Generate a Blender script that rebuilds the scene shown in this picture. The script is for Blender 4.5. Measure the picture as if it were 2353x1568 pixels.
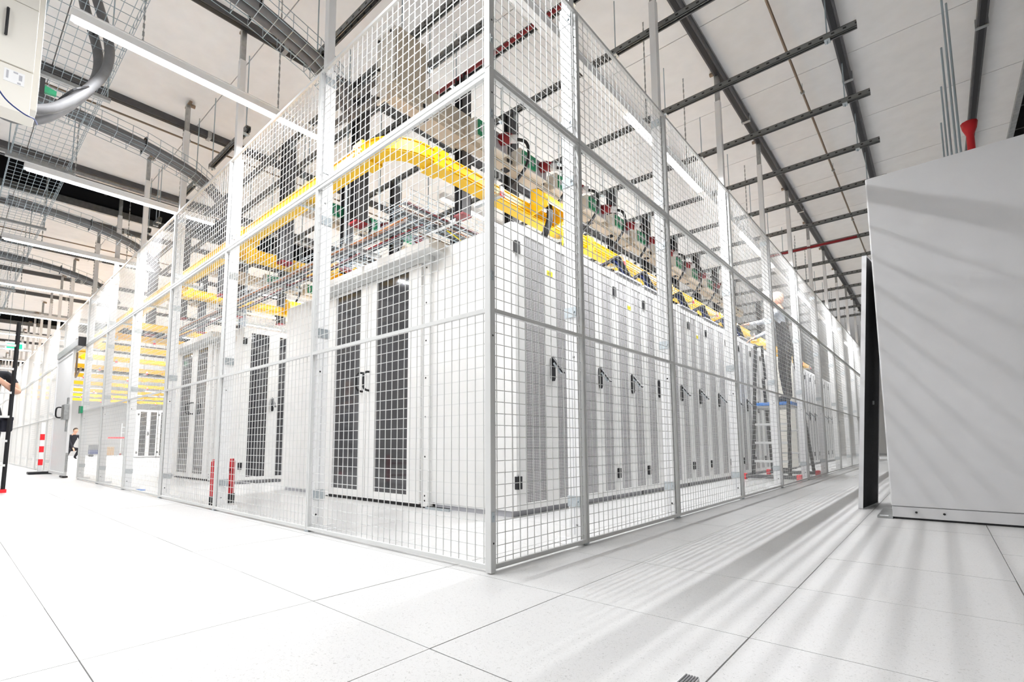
import bpy, math, random
from mathutils import Vector, Matrix
random.seed(7)
for o in list(bpy.data.objects): bpy.data.objects.remove(o)
SC = bpy.context.scene
COL = SC.collection
# ---------------------------------------------------------------- camera
W_PX, H_PX, F_PX, PX, PY = 2353.0, 1568.0, 1136.291, 1164.333, 909.818
YAW, PITCH, ROLL = 2.28777752, 0.09738429, -0.00645946
CAM = Vector((1.40148, -1.50360, 0.52034))
fwd = Vector((math.cos(YAW)*math.cos(PITCH), math.sin(YAW)*math.cos(PITCH), math.sin(PITCH)))
rgt = Vector((math.sin(YAW), -math.cos(YAW), 0)); upv = rgt.cross(fwd)
r2 = rgt*math.cos(ROLL)+upv*math.sin(ROLL); u2 = -rgt*math.sin(ROLL)+upv*math.cos(ROLL)
cd = bpy.data.cameras.new('camera'); cam = bpy.data.objects.new('camera', cd); COL.objects.link(cam)
m = Matrix((r2, u2, -fwd)).transposed().to_4x4(); m.translation = CAM
cam.matrix_world = m
cd.sensor_fit = 'HORIZONTAL'; cd.sensor_width = 36.0; cd.lens = 36.0*F_PX/W_PX
cd.shift_x = (W_PX/2-PX)/W_PX; cd.shift_y = (PY-H_PX/2)/W_PX
cd.clip_start = 0.02; cd.clip_end = 200
SC.camera = cam
# ---------------------------------------------------------------- world, exposure
wd = bpy.data.worlds.new('world'); SC.world = wd; wd.use_nodes = True
wd.node_tree.nodes['Background'].inputs[0].default_value = (0.95, 0.97, 1.0, 1)
wd.node_tree.nodes['Background'].inputs[1].default_value = 0.5
LAMP_W = 42.0
SC.view_settings.view_transform = 'Standard'; SC.view_settings.look = 'None'
SC.view_settings.gamma = 1.0; SC.view_settings.use_curve_mapping = False
SC.view_settings.exposure = 0.80
SC.cycles.use_denoising = True
SC.cycles.max_bounces = 9; SC.cycles.diffuse_bounces = 6; SC.cycles.glossy_bounces = 3
SC.cycles.sample_clamp_indirect = 6.0

# ---------------------------------------------------------------- materials
M = {}
def mat(name, col, rough=0.5, metal=0.0, noise=0.0, nscale=30, spec=0.4, emit=None, estr=0, bump=0.0):
    mt = bpy.data.materials.new(name); mt.use_nodes = True; nt = mt.node_tree
    b = nt.nodes['Principled BSDF']
    b.inputs['Roughness'].default_value = rough; b.inputs['Metallic'].default_value = metal
    b.inputs['Specular IOR Level'].default_value = spec
    c = (*col, 1)
    b.inputs['Base Color'].default_value = c
    if noise or bump:
        tc = nt.nodes.new('ShaderNodeTexCoord'); n = nt.nodes.new('ShaderNodeTexNoise')
        n.inputs['Scale'].default_value = nscale; n.inputs['Detail'].default_value = 5
        nt.links.new(tc.outputs['Object'], n.inputs['Vector'])
        if noise:
            r = nt.nodes.new('ShaderNodeValToRGB')
            r.color_ramp.elements[0].position = 0.3; r.color_ramp.elements[1].position = 0.7
            r.color_ramp.elements[0].color = tuple(max(0, v*(1-noise)) for v in col)+(1,)
            r.color_ramp.elements[1].color = tuple(min(1, v*(1+noise*0.5)) for v in col)+(1,)
            nt.links.new(n.outputs['Fac'], r.inputs['Fac']); nt.links.new(r.outputs['Color'], b.inputs['Base Color'])
        if bump:
            bp = nt.nodes.new('ShaderNodeBump'); bp.inputs['Strength'].default_value = bump
            bp.inputs['Distance'].default_value = 0.002
            nt.links.new(n.outputs['Fac'], bp.inputs['Height']); nt.links.new(bp.outputs['Normal'], b.inputs['Normal'])
    if emit:
        b.inputs['Emission Color'].default_value = (*emit, 1); b.inputs['Emission Strength'].default_value = estr
    M[name] = mt; return mt
mat('white_paint', (.82, .82, .82), .42, noise=.02, nscale=9)
mat('cage_paint', (.65, .655, .645), .40, noise=.02, nscale=9)
mat('rack_paint', (.74, .738, .725), .45, noise=.02, nscale=6)
mat('cream_paint', (.80, .77, .70), .5, noise=.02, nscale=6)
mat('cabinet_grey', (.74, .74, .75), .5, noise=.03, nscale=5)
mat('beige', (.56, .49, .39), .55, noise=.04, nscale=8)
mat('zinc', (.55, .60, .63), .35, .85, noise=.15, nscale=40)
mat('steel', (.42, .43, .43), .4, .8, noise=.2, nscale=25)
mat('dark_steel', (.10, .10, .105), .45, .4, noise=.2, nscale=12)
mat('galv_wire', (.36, .43, .47), .4, .6)
mat('black', (.012, .012, .014), .45)
mat('navy_black', (.012, .013, .024), .7, noise=.2, nscale=8)
mat('void_black', (.004, .004, .006), .9)
mat('rubber_grey', (.16, .16, .165), .5, noise=.2, nscale=14)
mat('cable_black', (.015, .015, .016), .5)
mat('yellow', (.95, .56, .008), .38, noise=.04, nscale=6, spec=.5)
mat('yellow_dark', (.80, .40, .004), .4)
mat('red', (.55, .012, .02), .4, noise=.1, nscale=12)
mat('red_bright', (.85, .02, .03), .4)
mat('dark_red', (.26, .010, .016), .45, noise=.1, nscale=12)
mat('green', (.02, .28, .13), .35, noise=.2, nscale=25)
mat('sign_green', (.01, .75, .28), .5, emit=(.02, .85, .35), estr=.6)
mat('sign_white', (.9, .95, .92), .5, emit=(.9, 1, .95), estr=.8)
mat('blue', (.01, .19, .62), .5, noise=.1, nscale=20)
mat('blue_cable', (.01, .03, .16), .5)
mat('copper', (.42, .16, .06), .5, .3)
mat('brown_pipe', (.25, .19, .14), .4, .6)
mat('glass_dark', (.055, .055, .06), .06, spec=.7, noise=.3, nscale=2)
mat('led', (1, 1, 1), .5, emit=(.93, .95, 1.0), estr=9.0)
M['led'].cycles.emission_sampling = 'NONE'
mat('sticker_yellow', (.95, .80, .02), .5)
mat('ink', (.03, .03, .04), .6)
mat('ink_soft', (.45, .45, .48), .6)
mat('skin', (.72, .42, .30), .5, noise=.06, nscale=40)
mat('shirt', (.50, .53, .58), .85, noise=.08, nscale=30)
mat('dark_cloth', (.022, .023, .03), .85, noise=.2, nscale=30)
mat('hair', (.05, .035, .025), .7)
mat('eye', (.02, .02, .02), .3)
mat('cardboard', (.50, .33, .18), .8, noise=.1, nscale=20)
mat('foam_dark', (.020, .020, .022), .85, noise=.5, nscale=60)
mat('seam', (.30, .29, .28), .8)
mat('ceiling_white', (.87, .865, .86), .85, noise=.035, nscale=7, bump=.15)
mat('wall_white', (.85, .84, .82), .8, noise=.02, nscale=3)

def floor_mat():
    mt = bpy.data.materials.new('floor_speckle'); mt.use_nodes = True; nt = mt.node_tree; N = nt.nodes; L = nt.links
    b = N['Principled BSDF']; b.inputs['Roughness'].default_value = .34; b.inputs['Specular IOR Level'].default_value = .35
    g = N.new('ShaderNodeNewGeometry')
    n1 = N.new('ShaderNodeTexNoise'); n1.inputs['Scale'].default_value = 160; n1.inputs['Detail'].default_value = 3
    n1.inputs['Distortion'].default_value = 1.6
    n2 = N.new('ShaderNodeTexNoise'); n2.inputs['Scale'].default_value = 2.2; n2.inputs['Detail'].default_value = 4
    L.new(g.outputs['Position'], n1.inputs['Vector']); L.new(g.outputs['Position'], n2.inputs['Vector'])
    r1 = N.new('ShaderNodeValToRGB'); e = r1.color_ramp.elements
    e[0].position = .27; e[0].color = (.35, .345, .335, 1); e[1].position = .42; e[1].color = (.595, .592, .585, 1)
    r2_ = N.new('ShaderNodeValToRGB'); e = r2_.color_ramp.elements
    e[0].position = .3; e[0].color = (.95, .95, .95, 1); e[1].position = .7; e[1].color = (1, 1, 1, 1)
    mx = N.new('ShaderNodeMix'); mx.data_type = 'RGBA'; mx.blend_type = 'MULTIPLY'; mx.inputs[0].default_value = 1
    L.new(n1.outputs['Fac'], r1.inputs['Fac']); L.new(n2.outputs['Fac'], r2_.inputs['Fac'])
    L.new(r1.outputs['Color'], mx.inputs[6]); L.new(r2_.outputs['Color'], mx.inputs[7])
    L.new(mx.outputs[2], b.inputs['Base Color']); M['floor'] = mt
floor_mat()
def perf_mat():
    # painted sheet punched with staggered rows of small holes
    mt = bpy.data.materials.new('perforated_sheet'); mt.use_nodes = True; nt = mt.node_tree; N = nt.nodes; L = nt.links
    b = N['Principled BSDF']; b.inputs['Roughness'].default_value = .5
    tc = N.new('ShaderNodeTexCoord'); sp = N.new('ShaderNodeSeparateXYZ'); L.new(tc.outputs['Object'], sp.inputs[0])
    def mth(op, a, c=None):
        q = N.new('ShaderNodeMath'); q.operation = op
        for i, v in enumerate((a, c)):
            if v is None: continue
            if isinstance(v, (int, float)): q.inputs[i].default_value = v
            else: L.new(v, q.inputs[i])
        return q.outputs[0]
    k = math.pi/0.0115
    a = mth('SINE', mth('MULTIPLY', mth('ADD', sp.outputs['Y'], sp.outputs['Z']), k))
    c = mth('SINE', mth('MULTIPLY', mth('SUBTRACT', sp.outputs['Y'], sp.outputs['Z']), k))
    f = mth('GREATER_THAN', mth('MULTIPLY', a, c), -.18)
    st = N.new('ShaderNodeTexNoise'); st.inputs['Scale'].default_value = 14
    mp = N.new('ShaderNodeMapping'); mp.inputs['Scale'].default_value = (1, 3, .15)
    L.new(tc.outputs['Object'], mp.inputs[0]); L.new(mp.outputs[0], st.inputs['Vector'])
    rr = N.new('ShaderNodeValToRGB'); e = rr.color_ramp.elements
    e[0].position = .35; e[0].color = (.10, .098, .106, 1); e[1].position = .65; e[1].color = (.19, .185, .20, 1)
    L.new(st.outputs['Fac'], rr.inputs['Fac'])
    mx = N.new('ShaderNodeMix'); mx.data_type = 'RGBA'; L.new(f, mx.inputs[0])
    mx.inputs[6].default_value = (.80, .79, .78, 1); L.new(rr.outputs['Color'], mx.inputs[7])
    L.new(mx.outputs[2], b.inputs['Base Color']); M['perf'] = mt
perf_mat()

# ---------------------------------------------------------------- mesh builder
class MB:
    def __init__(s): s.v = []; s.f = []
    def box(s, x0, x1, y0, y1, z0, z1, mx=None):
        b = len(s.v)
        p = [(x0,y0,z0),(x1,y0,z0),(x1,y1,z0),(x0,y1,z0),(x0,y0,z1),(x1,y0,z1),(x1,y1,z1),(x0,y1,z1)]
        if mx is not None: p = [tuple(mx @ Vector(q)) for q in p]
        s.v += p
        s.f += [tuple(b+i for i in q) for q in ((0,3,2,1),(4,5,6,7),(0,1,5,4),(1,2,6,5),(2,3,7,6),(3,0,4,7))]
        return s
    def quad(s, *p):
        b = len(s.v); s.v += [tuple(q) for q in p]; s.f.append(tuple(range(b, b+len(p)))); return s
    def tube(s, pts, r, n=6, caps=True):
        pts = [Vector(p) for p in pts]; rings = []
        prev = None
        for i, p in enumerate(pts):
            if i == 0: d = pts[1]-p
            elif i == len(pts)-1: d = p-pts[i-1]
            else: d = pts[i+1]-pts[i-1]
            d.normalize()
            if prev is None:
                a = Vector((0,0,1)) if abs(d.z) < .9 else Vector((1,0,0))
                u = d.cross(a).normalized()
            else:
                u = (prev-d*prev.dot(d)).normalized()
            w = d.cross(u); prev = u
            rr = r[i] if isinstance(r, (list, tuple)) else r
            b = len(s.v); rings.append(b)
            for k in range(n):
                t = 2*math.pi*(k+.5)/n
                s.v.append(tuple(p+u*math.cos(t)*rr+w*math.sin(t)*rr))
        for a, b in zip(rings, rings[1:]):
            for k in range(n): s.f.append((a+k, a+(k+1)%n, b+(k+1)%n, b+k))
        if caps:
            s.f.append(tuple(rings[0]+k for k in reversed(range(n)))); s.f.append(tuple(rings[-1]+k for k in range(n)))
        return s
    def prism(s, poly, axis, a, b):
        # extrude a 2-D polygon along an axis: 'y' -> poly in (x,z); 'x' -> (y,z); 'z' -> (x,y)
        f = {'y': lambda p, t: (p[0], t, p[1]), 'x': lambda p, t: (t, p[0], p[1]), 'z': lambda p, t: (p[0], p[1], t)}[axis]
        n = len(poly); o = len(s.v)
        s.v += [f(p, a) for p in poly]+[f(p, b) for p in poly]
        s.f += [tuple(o+i for i in range(n)), tuple(o+n+i for i in reversed(range(n)))]
        for i in range(n): s.f.append((o+i, o+(i+1)%n, o+n+(i+1)%n, o+n+i))
        return s
    def ball(s, c, rx, ry=None, rz=None, nu=10, nv=7):
        ry = ry or rx; rz = rz or rx; o = len(s.v)
        for j in range(nv+1):
            ph = math.pi*j/nv
            for i in range(nu):
                t = 2*math.pi*i/nu
                s.v.append((c[0]+rx*math.sin(ph)*math.cos(t), c[1]+ry*math.sin(ph)*math.sin(t), c[2]+rz*math.cos(ph)))
        for j in range(nv):
            for i in range(nu): s.f.append((o+j*nu+i, o+j*nu+(i+1)%nu, o+(j+1)*nu+(i+1)%nu, o+(j+1)*nu+i))
        return s
    def mesh(s, name, mt, smooth=False):
        me = bpy.data.meshes.new(name); me.from_pydata(s.v, [], s.f); me.materials.append(M[mt])
        import bmesh
        bm = bmesh.new(); bm.from_mesh(me); bmesh.ops.recalc_face_normals(bm, faces=bm.faces); bm.to_mesh(me); bm.free()
        if smooth:
            for p in me.polygons: p.use_smooth = True
        return me
    def build(s, name, mt, parent=None, smooth=False, loc=None, bevel=0):
        return link(name, s.mesh(name, mt, smooth), parent, loc, bevel)
def link(name, me, parent=None, loc=None, bevel=0):
    o = bpy.data.objects.new(name, me); COL.objects.link(o); o.parent = parent
    if loc is not None: o.location = loc
    if bevel:
        b = o.modifiers.new('bevel', 'BEVEL'); b.width = bevel; b.segments = 2; b.limit_method = 'ANGLE'
    return o
def B(*a): return MB().box(*a)
def spline(P, m=5):
    P = [Vector(p) for p in P]; out = []
    for i in range(len(P)-1):
        a, b, c, d = P[max(i-1, 0)], P[i], P[i+1], P[min(i+2, len(P)-1)]
        for k in range(m):
            t = k/m
            out.append(.5*((2*b)+(c-a)*t+(2*a-5*b+4*c-d)*t*t+(3*b-a-3*c+d)*t**3))
    return out+[P[-1]]
def T(pts, r, n=6):
    if 4 <= len(pts) < 12 and not isinstance(r, (list, tuple)): pts = spline(pts)
    return MB().tube(pts, r, n)
def tag(o, label=None, cat=None, group=None, kind=None):
    if label: o['label'] = label
    if cat: o['category'] = cat
    if group: o['group'] = group
    if kind: o['kind'] = kind
    return o
def thing(name, label, cat, loc=(0,0,0), rz=0, group=None):
    o = bpy.data.objects.new(name, None); COL.objects.link(o); o.location = loc; o.rotation_euler = (0,0,rz)
    o.empty_display_size = .1
    return tag(o, label, cat, group)
def clone(o, parent=None):
    c = o.copy(); COL.objects.link(c); c.parent = parent
    for ch in [k for k in o.children]: clone(ch, c)
    return c
ORD = ['first','second','third','fourth','fifth','sixth','seventh','eighth','ninth','tenth','eleventh','twelfth','thirteenth','fourteenth',
       'fifteenth','sixteenth','seventeenth','eighteenth','nineteenth','twentieth','twenty-first','twenty-second','twenty-third','twenty-fourth']
PI = math.pi
XMIN, XMAX, YMIN, YMAX, ZC = -40.0, 7.0, -9.0, 26.0, 4.30

# ================================================================ room shell
TX, TY, TS = 0.380, -0.039, 0.6
i0, i1, j0, j1 = -12, 5, -3, 14            # tiles built one by one
fx0, fx1, fy0, fy1 = TX+TS*i0, TX+TS*i1, TY+TS*j0, TY+TS*j1
fl = MB()
fl.box(XMIN, fx0, YMIN, YMAX, -.06, 0); fl.box(fx1, XMAX, YMIN, YMAX, -.06, 0)
fl.box(fx0, fx1, YMIN, fy0, -.06, 0); fl.box(fx0, fx1, fy1, YMAX, -.06, 0)
FLOOR = tag(fl.build('floor', 'floor'), kind='structure')
B(fx0, fx1, fy0, fy1, -.06, -.03).build('floor_bed', 'black', FLOOR)
tile_me = [B(g, TS-g, g, TS-g, -.03, 0).mesh('floor_tile', 'floor') for g in (.0010, .0014, .0020)]
for i in range(i0, i1):
    for j in range(j0, j1):
        o = link('floor_tile', random.choice(tile_me), FLOOR, (TX+TS*i, TY+TS*j, random.uniform(-.0006, 0)))
# walls
tag(B(XMIN-.2, XMIN, YMIN, YMAX, 0, ZC+1).build('wall_left', 'wall_white'), kind='structure')
tag(B(XMAX, XMAX+.2, YMIN, YMAX, 0, ZC+1).build('wall_right', 'wall_white'), kind='structure')
tag(B(XMIN, XMAX, YMAX, YMAX+.2, 0, ZC+1).build('wall_back', 'wall_white'), kind='structure')
tag(B(XMIN, XMAX, YMIN-.2, YMIN, 0, ZC+1).build('wall_front', 'wall_white'), kind='structure')
# ceiling: panels with recessed joints, dark plenum slots
SLOTS = [(2.31, 3.3), (-8.5, -7.3), (-19.6, -17.5), (-30.5, -28.5)]
segs = [(0, 2.31), (-3, 0), (-5.15, -3), (-7.3, -5.15), (-11.5, -8.5)]
ys = [.262+1.275*k for k in range(-4, 12)]
cl = MB()
zc1 = ZC+.08
for a, b in ((3.3, XMAX), (-17.5, -11.5), (-28.5, -19.6), (XMIN, -30.5)): cl.box(a, b, YMIN, YMAX, ZC, zc1)
for a, b in segs:
    cl.box(a, b, YMIN, ys[0], ZC, zc1); cl.box(a, b, ys[-1], YMAX, ZC, zc1)
CEIL = tag(cl.build('ceiling', 'ceiling_white'), kind='structure')
for a, b in segs:
    B(a, b, ys[0], ys[-1], ZC+.03, zc1).build('ceiling_backing', 'seam', CEIL)
    pm = B(.004, b-a-.004, .0045, 1.275-.0045, 0, .03).mesh('ceiling_panel', 'ceiling_white')
    for y in ys[:-1]: link('ceiling_panel', pm, CEIL, (a, y, ZC))
for a, b in SLOTS:
    s = MB()
    s.box(a-.02, a, YMIN, YMAX, ZC, ZC+.9); s.box(b, b+.02, YMIN, YMAX, ZC, ZC+.9); s.box(a, b, YMIN, YMAX, ZC+.9, ZC+.92)
    s.box(a, b, YMIN-.02, YMIN, ZC, ZC+.9); s.box(a, b, YMAX, YMAX+.02, ZC, ZC+.9)
    s.build('ceiling_slot', 'void_black', CEIL)
    B(a-.02, a+.03, YMIN, YMAX, ZC-.05, ZC+.06).build('slot_trim', 'steel', CEIL)
    B(b-.03, b+.02, YMIN, YMAX, ZC-.05, ZC+.06).build('slot_trim', 'steel', CEIL)
    rb = B(a+.03, b-.03, -.015, .015, ZC+.25, ZC+.9).mesh('slot_rib', 'dark_steel')
    for k in range(-6, 14): link('slot_rib', rb, CEIL, (0, k*.62, 0))
for x in (-7.5, -17.6, -30.3): B(x-.02, x+.02, -6, 9, ZC, ZC+.04).build('slot_beam', 'dark_steel', CEIL)

# ================================================================ ceiling rails, pipes, lamps
RG = 'dark rails along the ceiling'
for k, (x, desc) in enumerate(((1.94, 'above the grey cabinet at the right'), (.94, 'over the right aisle beside the thin brown pipe'),
        (-.04, 'right above the right mesh face'), (-1.03, 'above the front rack row'), (-3.02, 'passing over the nearest left post'),
        (-5.02, 'between the two nearest tube lamps on the left'), (-7.10, 'at the near edge of the black ceiling slot'), (-9.1, 'just beyond the black ceiling slot'),
        (-11.1, 'beyond the third tube lamp'), (-13.1, 'beyond the fourth tube lamp'), (-15.1, 'before the far black slot'), (-21.1, 'behind the far black slot'), (-23.1, 'far down the left aisle'), (-25.1, 'farthest in the left aisle'))):
    t = thing('ceiling_rail', 'dark steel rail under the ceiling, '+desc, 'rail', (x, 0, ZC), group=RG)
    ya, yb = (-5, 22) if x > -2 else (-6, .72 if x < -2 else 22)
    if x < -2: yb = 9
    B(-.035, .035, ya, yb, -.075, 0).build('rail_body', 'dark_steel', t)
    B(-.02, .02, ya, yb, -.079, -.0755).build('rail_slot', 'black', t)
    cm = B(-.045, .045, -.02, .02, -.085, -.0).mesh('rail_clamp', 'steel')
    for q in range(int(ya), int(yb), 3): link('rail_clamp', cm, t, (0, q+.4, 0))
PIPES = [(.56, -4, 22, 'thin brown pipe under the ceiling over the right aisle'), (-5.2, -6, 9, 'thin brown pipe under the ceiling over the left aisle'),
         (-10.2, -6, 9, 'thin brown ceiling pipe farther down the left aisle')]
for x, a, b, lb in PIPES:
    t = thing('ceiling_pipe', lb, 'pipe', (x, 0, ZC-.10))
    T([(0, a, 0), (0, b, 0)], .011, 8).build('pipe', 'brown_pipe', t, True)
    cm = MB().tube([(0,-.01,0),(0,.01,0)], .02, 8).tube([(0,0,0),(0,0,.1)], .004, 5).mesh('pipe_clip', 'steel')
    for q in range(int(a), int(b), 2): link('pipe_clip', cm, t, (0, q+.25, 0))

# ---- tube lamps
LZ = 3.20
led_me = B(-.021, .021, 0, 1.62, -.012, .0).mesh('led_diffuser', 'led')
hm = MB(); hm.box(-.035, .035, -.02, 1.64, .0, .05); hm.box(-.042, .042, -.02, 1.64, .05, .058); HOUS = hm.mesh('housing', 'white_paint')
def chain_mesh(h):
    c = MB(); n = int(h/.03)
    for q in range(n):
        z = .058+q*.03
        if q % 2: c.box(-.006, .006, -.0015, .0015, z, z+.036)
        else: c.box(-.0015, .0015, -.006, .006, z, z+.036)
    return c.mesh('chain', 'steel')
CH = chain_mesh(ZC-LZ-.058)
HK = MB().tube([(0, 0, .058), (.012, 0, .075), (.012, 0, .10), (0, 0, .11)], .003, 5).box(-.02, .02, -.025, .025, .055, .064).mesh('hook', 'zinc')
def lamp(x, y, label):
    t = thing('tube_lamp', label, 'lamp', (x, y, LZ), group='suspended tube lamps')
    link('housing', HOUS, t); link('led_diffuser', led_me, t)
    for q in (.35, 1.27): link('chain', CH, t, (0, q, 0)); link('hook', HK, t, (0, q, 0))
    l = bpy.data.lights.new('lamp_light', 'AREA'); l.shape = 'RECTANGLE'; l.size = .013; l.size_y = 1.6; l.energy = LAMP_W
    l.color = (.97, .98, 1.0); l.spread = math.radians(170)
    lo = bpy.data.objects.new('lamp_light', l); COL.objects.link(lo); lo.parent = t; lo.location = (0, .81, -.016)
    return t
YM = {-1.12: 'over the left aisle', 1.95: 'inside the cage', 5.02: 'deep inside the cage', 8.1: 'far inside the cage', 11.2: 'near the back of the cage', -4.2: 'added unseen behind the viewer', -7.3: 'far behind the viewer'}
XS = [-2.52, -5.07, -7.5, -10.0, -12.55, -15.1, -17.6, -20.1, -22.7, -25.2, -27.8, -30.3, -32.9, -35.4]
for ix, x in enumerate(XS):
    ml = [-1.12, 1.95, 5.02] + ([8.1] if ix < 3 else []) + ([-4.2] if ix < 1 else [])  # lamp behind the viewer is unseen, added to brighten the near left face
    if ix > 7: ml = [-1.12, 1.95, 5.02]  # deepest lamp of each far line is added to brighten the far wall
    for y in ml:
        lamp(x, y, 'white tube lamp on chains %s, %s along from the corner' % (YM[y], ORD[ix]))
for k, y in enumerate((-4.2, -1.05, 2.05, 5.12, 8.2, 11.3, 14.4, 17.5)):  # first lamp is unseen behind the viewer, added to light post and cabinet fronts
    lamp(-.35, y, 'tube lamp in the line by the right mesh face, %s counting from the added one behind the viewer' % ORD[k])
for k, y in enumerate((.56, 3.68, 6.76, 9.84, 12.94, 16.04)):
    tag(MB().box(-.033, .033, 0, 1.47, 0, .05).box(-.042, .042, 0, 1.47, .05, .058).build('lamp_trunking', 'white_paint', loc=(-.35, y, LZ)),
        'white trunking piece joining the tube lamps behind the right face, %s from the corner' % ORD[k], 'trunking', 'lamp trunking pieces')

# ---- slotted strut channels hung under the ceiling
def strut(name, label, x0, x1, y, z, rods, group=None, red=None, s=.042):
    t = thing(name, label, 'channel', (0, y, z), group=group)
    b = MB(); b.box(x0, x1, -s/2, -s/2+.004, 0, s*1.25); b.box(x0, x1, s/2-.004, s/2, 0, s*1.25); b.box(x0, x1, -s/2, s/2, s*1.25-.004, s*1.25)
    b.box(x0, x1, -s/2, -s/2+.010, 0, .004); b.box(x0, x1, s/2-.010, s/2, 0, .004)
    b.build('channel_body', 'strut', t)
    for r in rods:
        T([(r, 0, -.03), (r, 0, ZC-z)], .005, 6).build('hanger_rod', 'galv_wire', t)
        B(r-.02, r+.02, -.028, .028, -.01, -.001).build('washer_plate', 'zinc', t)
    if red: B(red[0], red[1], -.03, -.022, -.006, .03).build('red_conduit', 'dark_red', t)
    return t
def strut_mat():
    mt = bpy.data.materials.new('slotted_steel'); mt.use_nodes = True; nt = mt.node_tree; N = nt.nodes; L = nt.links
    b = N['Principled BSDF']; b.inputs['Metallic'].default_value = .55; b.inputs['Roughness'].default_value = .45
    tc = N.new('ShaderNodeTexCoord'); sp = N.new('ShaderNodeSeparateXYZ'); L.new(tc.outputs['Object'], sp.inputs[0])
    w = N.new('ShaderNodeMath'); w.operation = 'FRACT'; q = N.new('ShaderNodeMath'); q.operation = 'MULTIPLY'; q.inputs[1].default_value = 12.5
    L.new(sp.outputs['X'], q.inputs[0]); L.new(q.outputs[0], w.inputs[0])
    g = N.new('ShaderNodeMath'); g.operation = 'LESS_THAN'; g.inputs[1].default_value = .28; L.new(w.outputs[0], g.inputs[0])
    z1 = N.new('ShaderNodeMath'); z1.operation = 'COMPARE'; z1.inputs[1].default_value = .028; z1.inputs[2].default_value = .007; L.new(sp.outputs['Z'], z1.inputs[0])
    a = N.new('ShaderNodeMath'); a.operation = 'MULTIPLY'; L.new(g.outputs[0], a.inputs[0]); L.new(z1.outputs[0], a.inputs[1])
    mx = N.new('ShaderNodeMix'); mx.data_type = 'RGBA'; L.new(a.outputs[0], mx.inputs[0])
    mx.inputs[6].default_value = (.20, .205, .205, 1); mx.inputs[7].default_value = (.02, .02, .02, 1)
    L.new(mx.outputs[2], b.inputs['Base Color']); M['strut'] = mt
strut_mat()
SG = 'slotted channels hung across the cage'
CHY = [.81, 1.11, 1.39, 2.055, 3.07, 4.08, 5.07, 6.07, 7.05, 8.03, 9.05, 10.05, 11.05, 12.05, 13.05, 14.05]
for k, y in enumerate(CHY):
    xe = 1.13 if y > 1.5 else (.6 if y > 1.2 else -1.0)
    strut('strut_channel', 'slotted steel channel hung on rods across the cage, %s back from the left face' % ORD[k], -9.6 if y < 3 else -4.6, xe, y, 3.80,
          [x for x in (.93, -.45, -1.75, -3.9) if x < xe], SG, (-2.2, -.1) if k == 2 else ((-.7, .62) if k == 9 else None))
for k, (a, b) in enumerate(((-2.1, 1.1), (-4.35, -3.35), (-5.35, -4.75), (-6.45, -6.2), (-7.1, -6.7))):
    strut('short_strut_channel', 'short slotted channel above the left mesh face, %s from the corner' % ORD[k], a, b, .235, 3.50, [a+.05, b-.06], 'short channels above the left face')

# ================================================================ cage
FW, FD = .0135, .018
def wires(w, z0, z1, r=.0021, p=.05):
    b = MB(); n = int(round(w/p)); off = (w-(n-1)*p)/2
    if off < .01: n -= 1; off = (w-(n-1)*p)/2
    for k in range(n): b.tube([(off+k*p, .010, z0), (off+k*p, .010, z1)], r, 4, False)
    q = z0+.03
    while q < z1-.01: b.tube([(0, .0145, q), (w, .0145, q)], r, 4, False); q += p
    return b
PM = {}
def panel_meshes(w, kind):
    key = (round(w, 3), kind)
    if key in PM: return PM[key]
    z0, z1 = (.012, 2.182) if kind == 'low' else (2.190, 2.992)
    g = .002
    fr = MB().box(g, g+FW, 0, FD, z0, z1).box(w-g-FW, w-g, 0, FD, z0, z1)
    rails = [z0, z1-FW*1.35] + ([1.083] if kind == 'low' else [])
    for z in rails:
        hgt = FW*1.35 if z != 1.083 else .018
        fr.box(g+FW, w-g-FW, 0, FD, z, z+hgt)
    PM[key] = (fr.mesh('mesh_panel', 'cage_paint'), wires(w, z0+.008, z1-.008).mesh('wire_mesh', 'cage_paint')); return PM[key]
CW_L = thing('mesh_cage_wall', 'left wire mesh face of the white cage, from the corner post to the gate', 'mesh partition')
CW_R = thing('mesh_cage_wall', 'right wire mesh face of the cage along the striped aisle floor', 'mesh partition')
CW_F = thing('mesh_cage_wall', 'far wire mesh run of the cage beyond the sliding gate', 'mesh partition', (-11.45, 0, 0))
def panel(w, kind, loc, rz, wall):
    fr, wm = panel_meshes(w, kind)
    o = link('mesh_panel', fr, wall, Vector(loc)-wall.location); o.rotation_euler = (0, 0, rz)
    link('wire_mesh', wm, o)['kind'] = 'stuff'
LX = [0, -1.532, -3.078, -4.592, -6.12, -7.60, -9.13]
RY = [0, .735, 1.942, 3.452, 4.98, 6.51, 8.03, 9.55, 11.07, 12.59, 14.11, 15.63, 17.15]
CR = .016
for k in range(len(LX)-1):
    a = LX[k]-(CR if k == 0 else 0); w = a-LX[k+1]
    for kd, nm in (('low', 'tall lower'), ('up', 'short upper')):
        panel(w, kd, (LX[k+1], 0, 0), 0, CW_L)
for k in range(len(RY)-1):
    a = RY[k]+(CR if k == 0 else 0); w = RY[k+1]-a
    for kd, nm in (('low', 'tall lower'), ('up', 'short upper')):
        panel(w, kd, (0, a, 0), PI/2, CW_R)
FX = [-11.45-1.50*k for k in range(14)]
for k in range(len(FX)-1):
    for kd, nm in (('low', 'tall lower'), ('up', 'short upper')):
        panel(1.50, kd, (FX[k+1], 0, 0), 0, CW_F)
panel(2.32, 'up', (-11.45, 0, 0), 0, CW_F)
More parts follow.
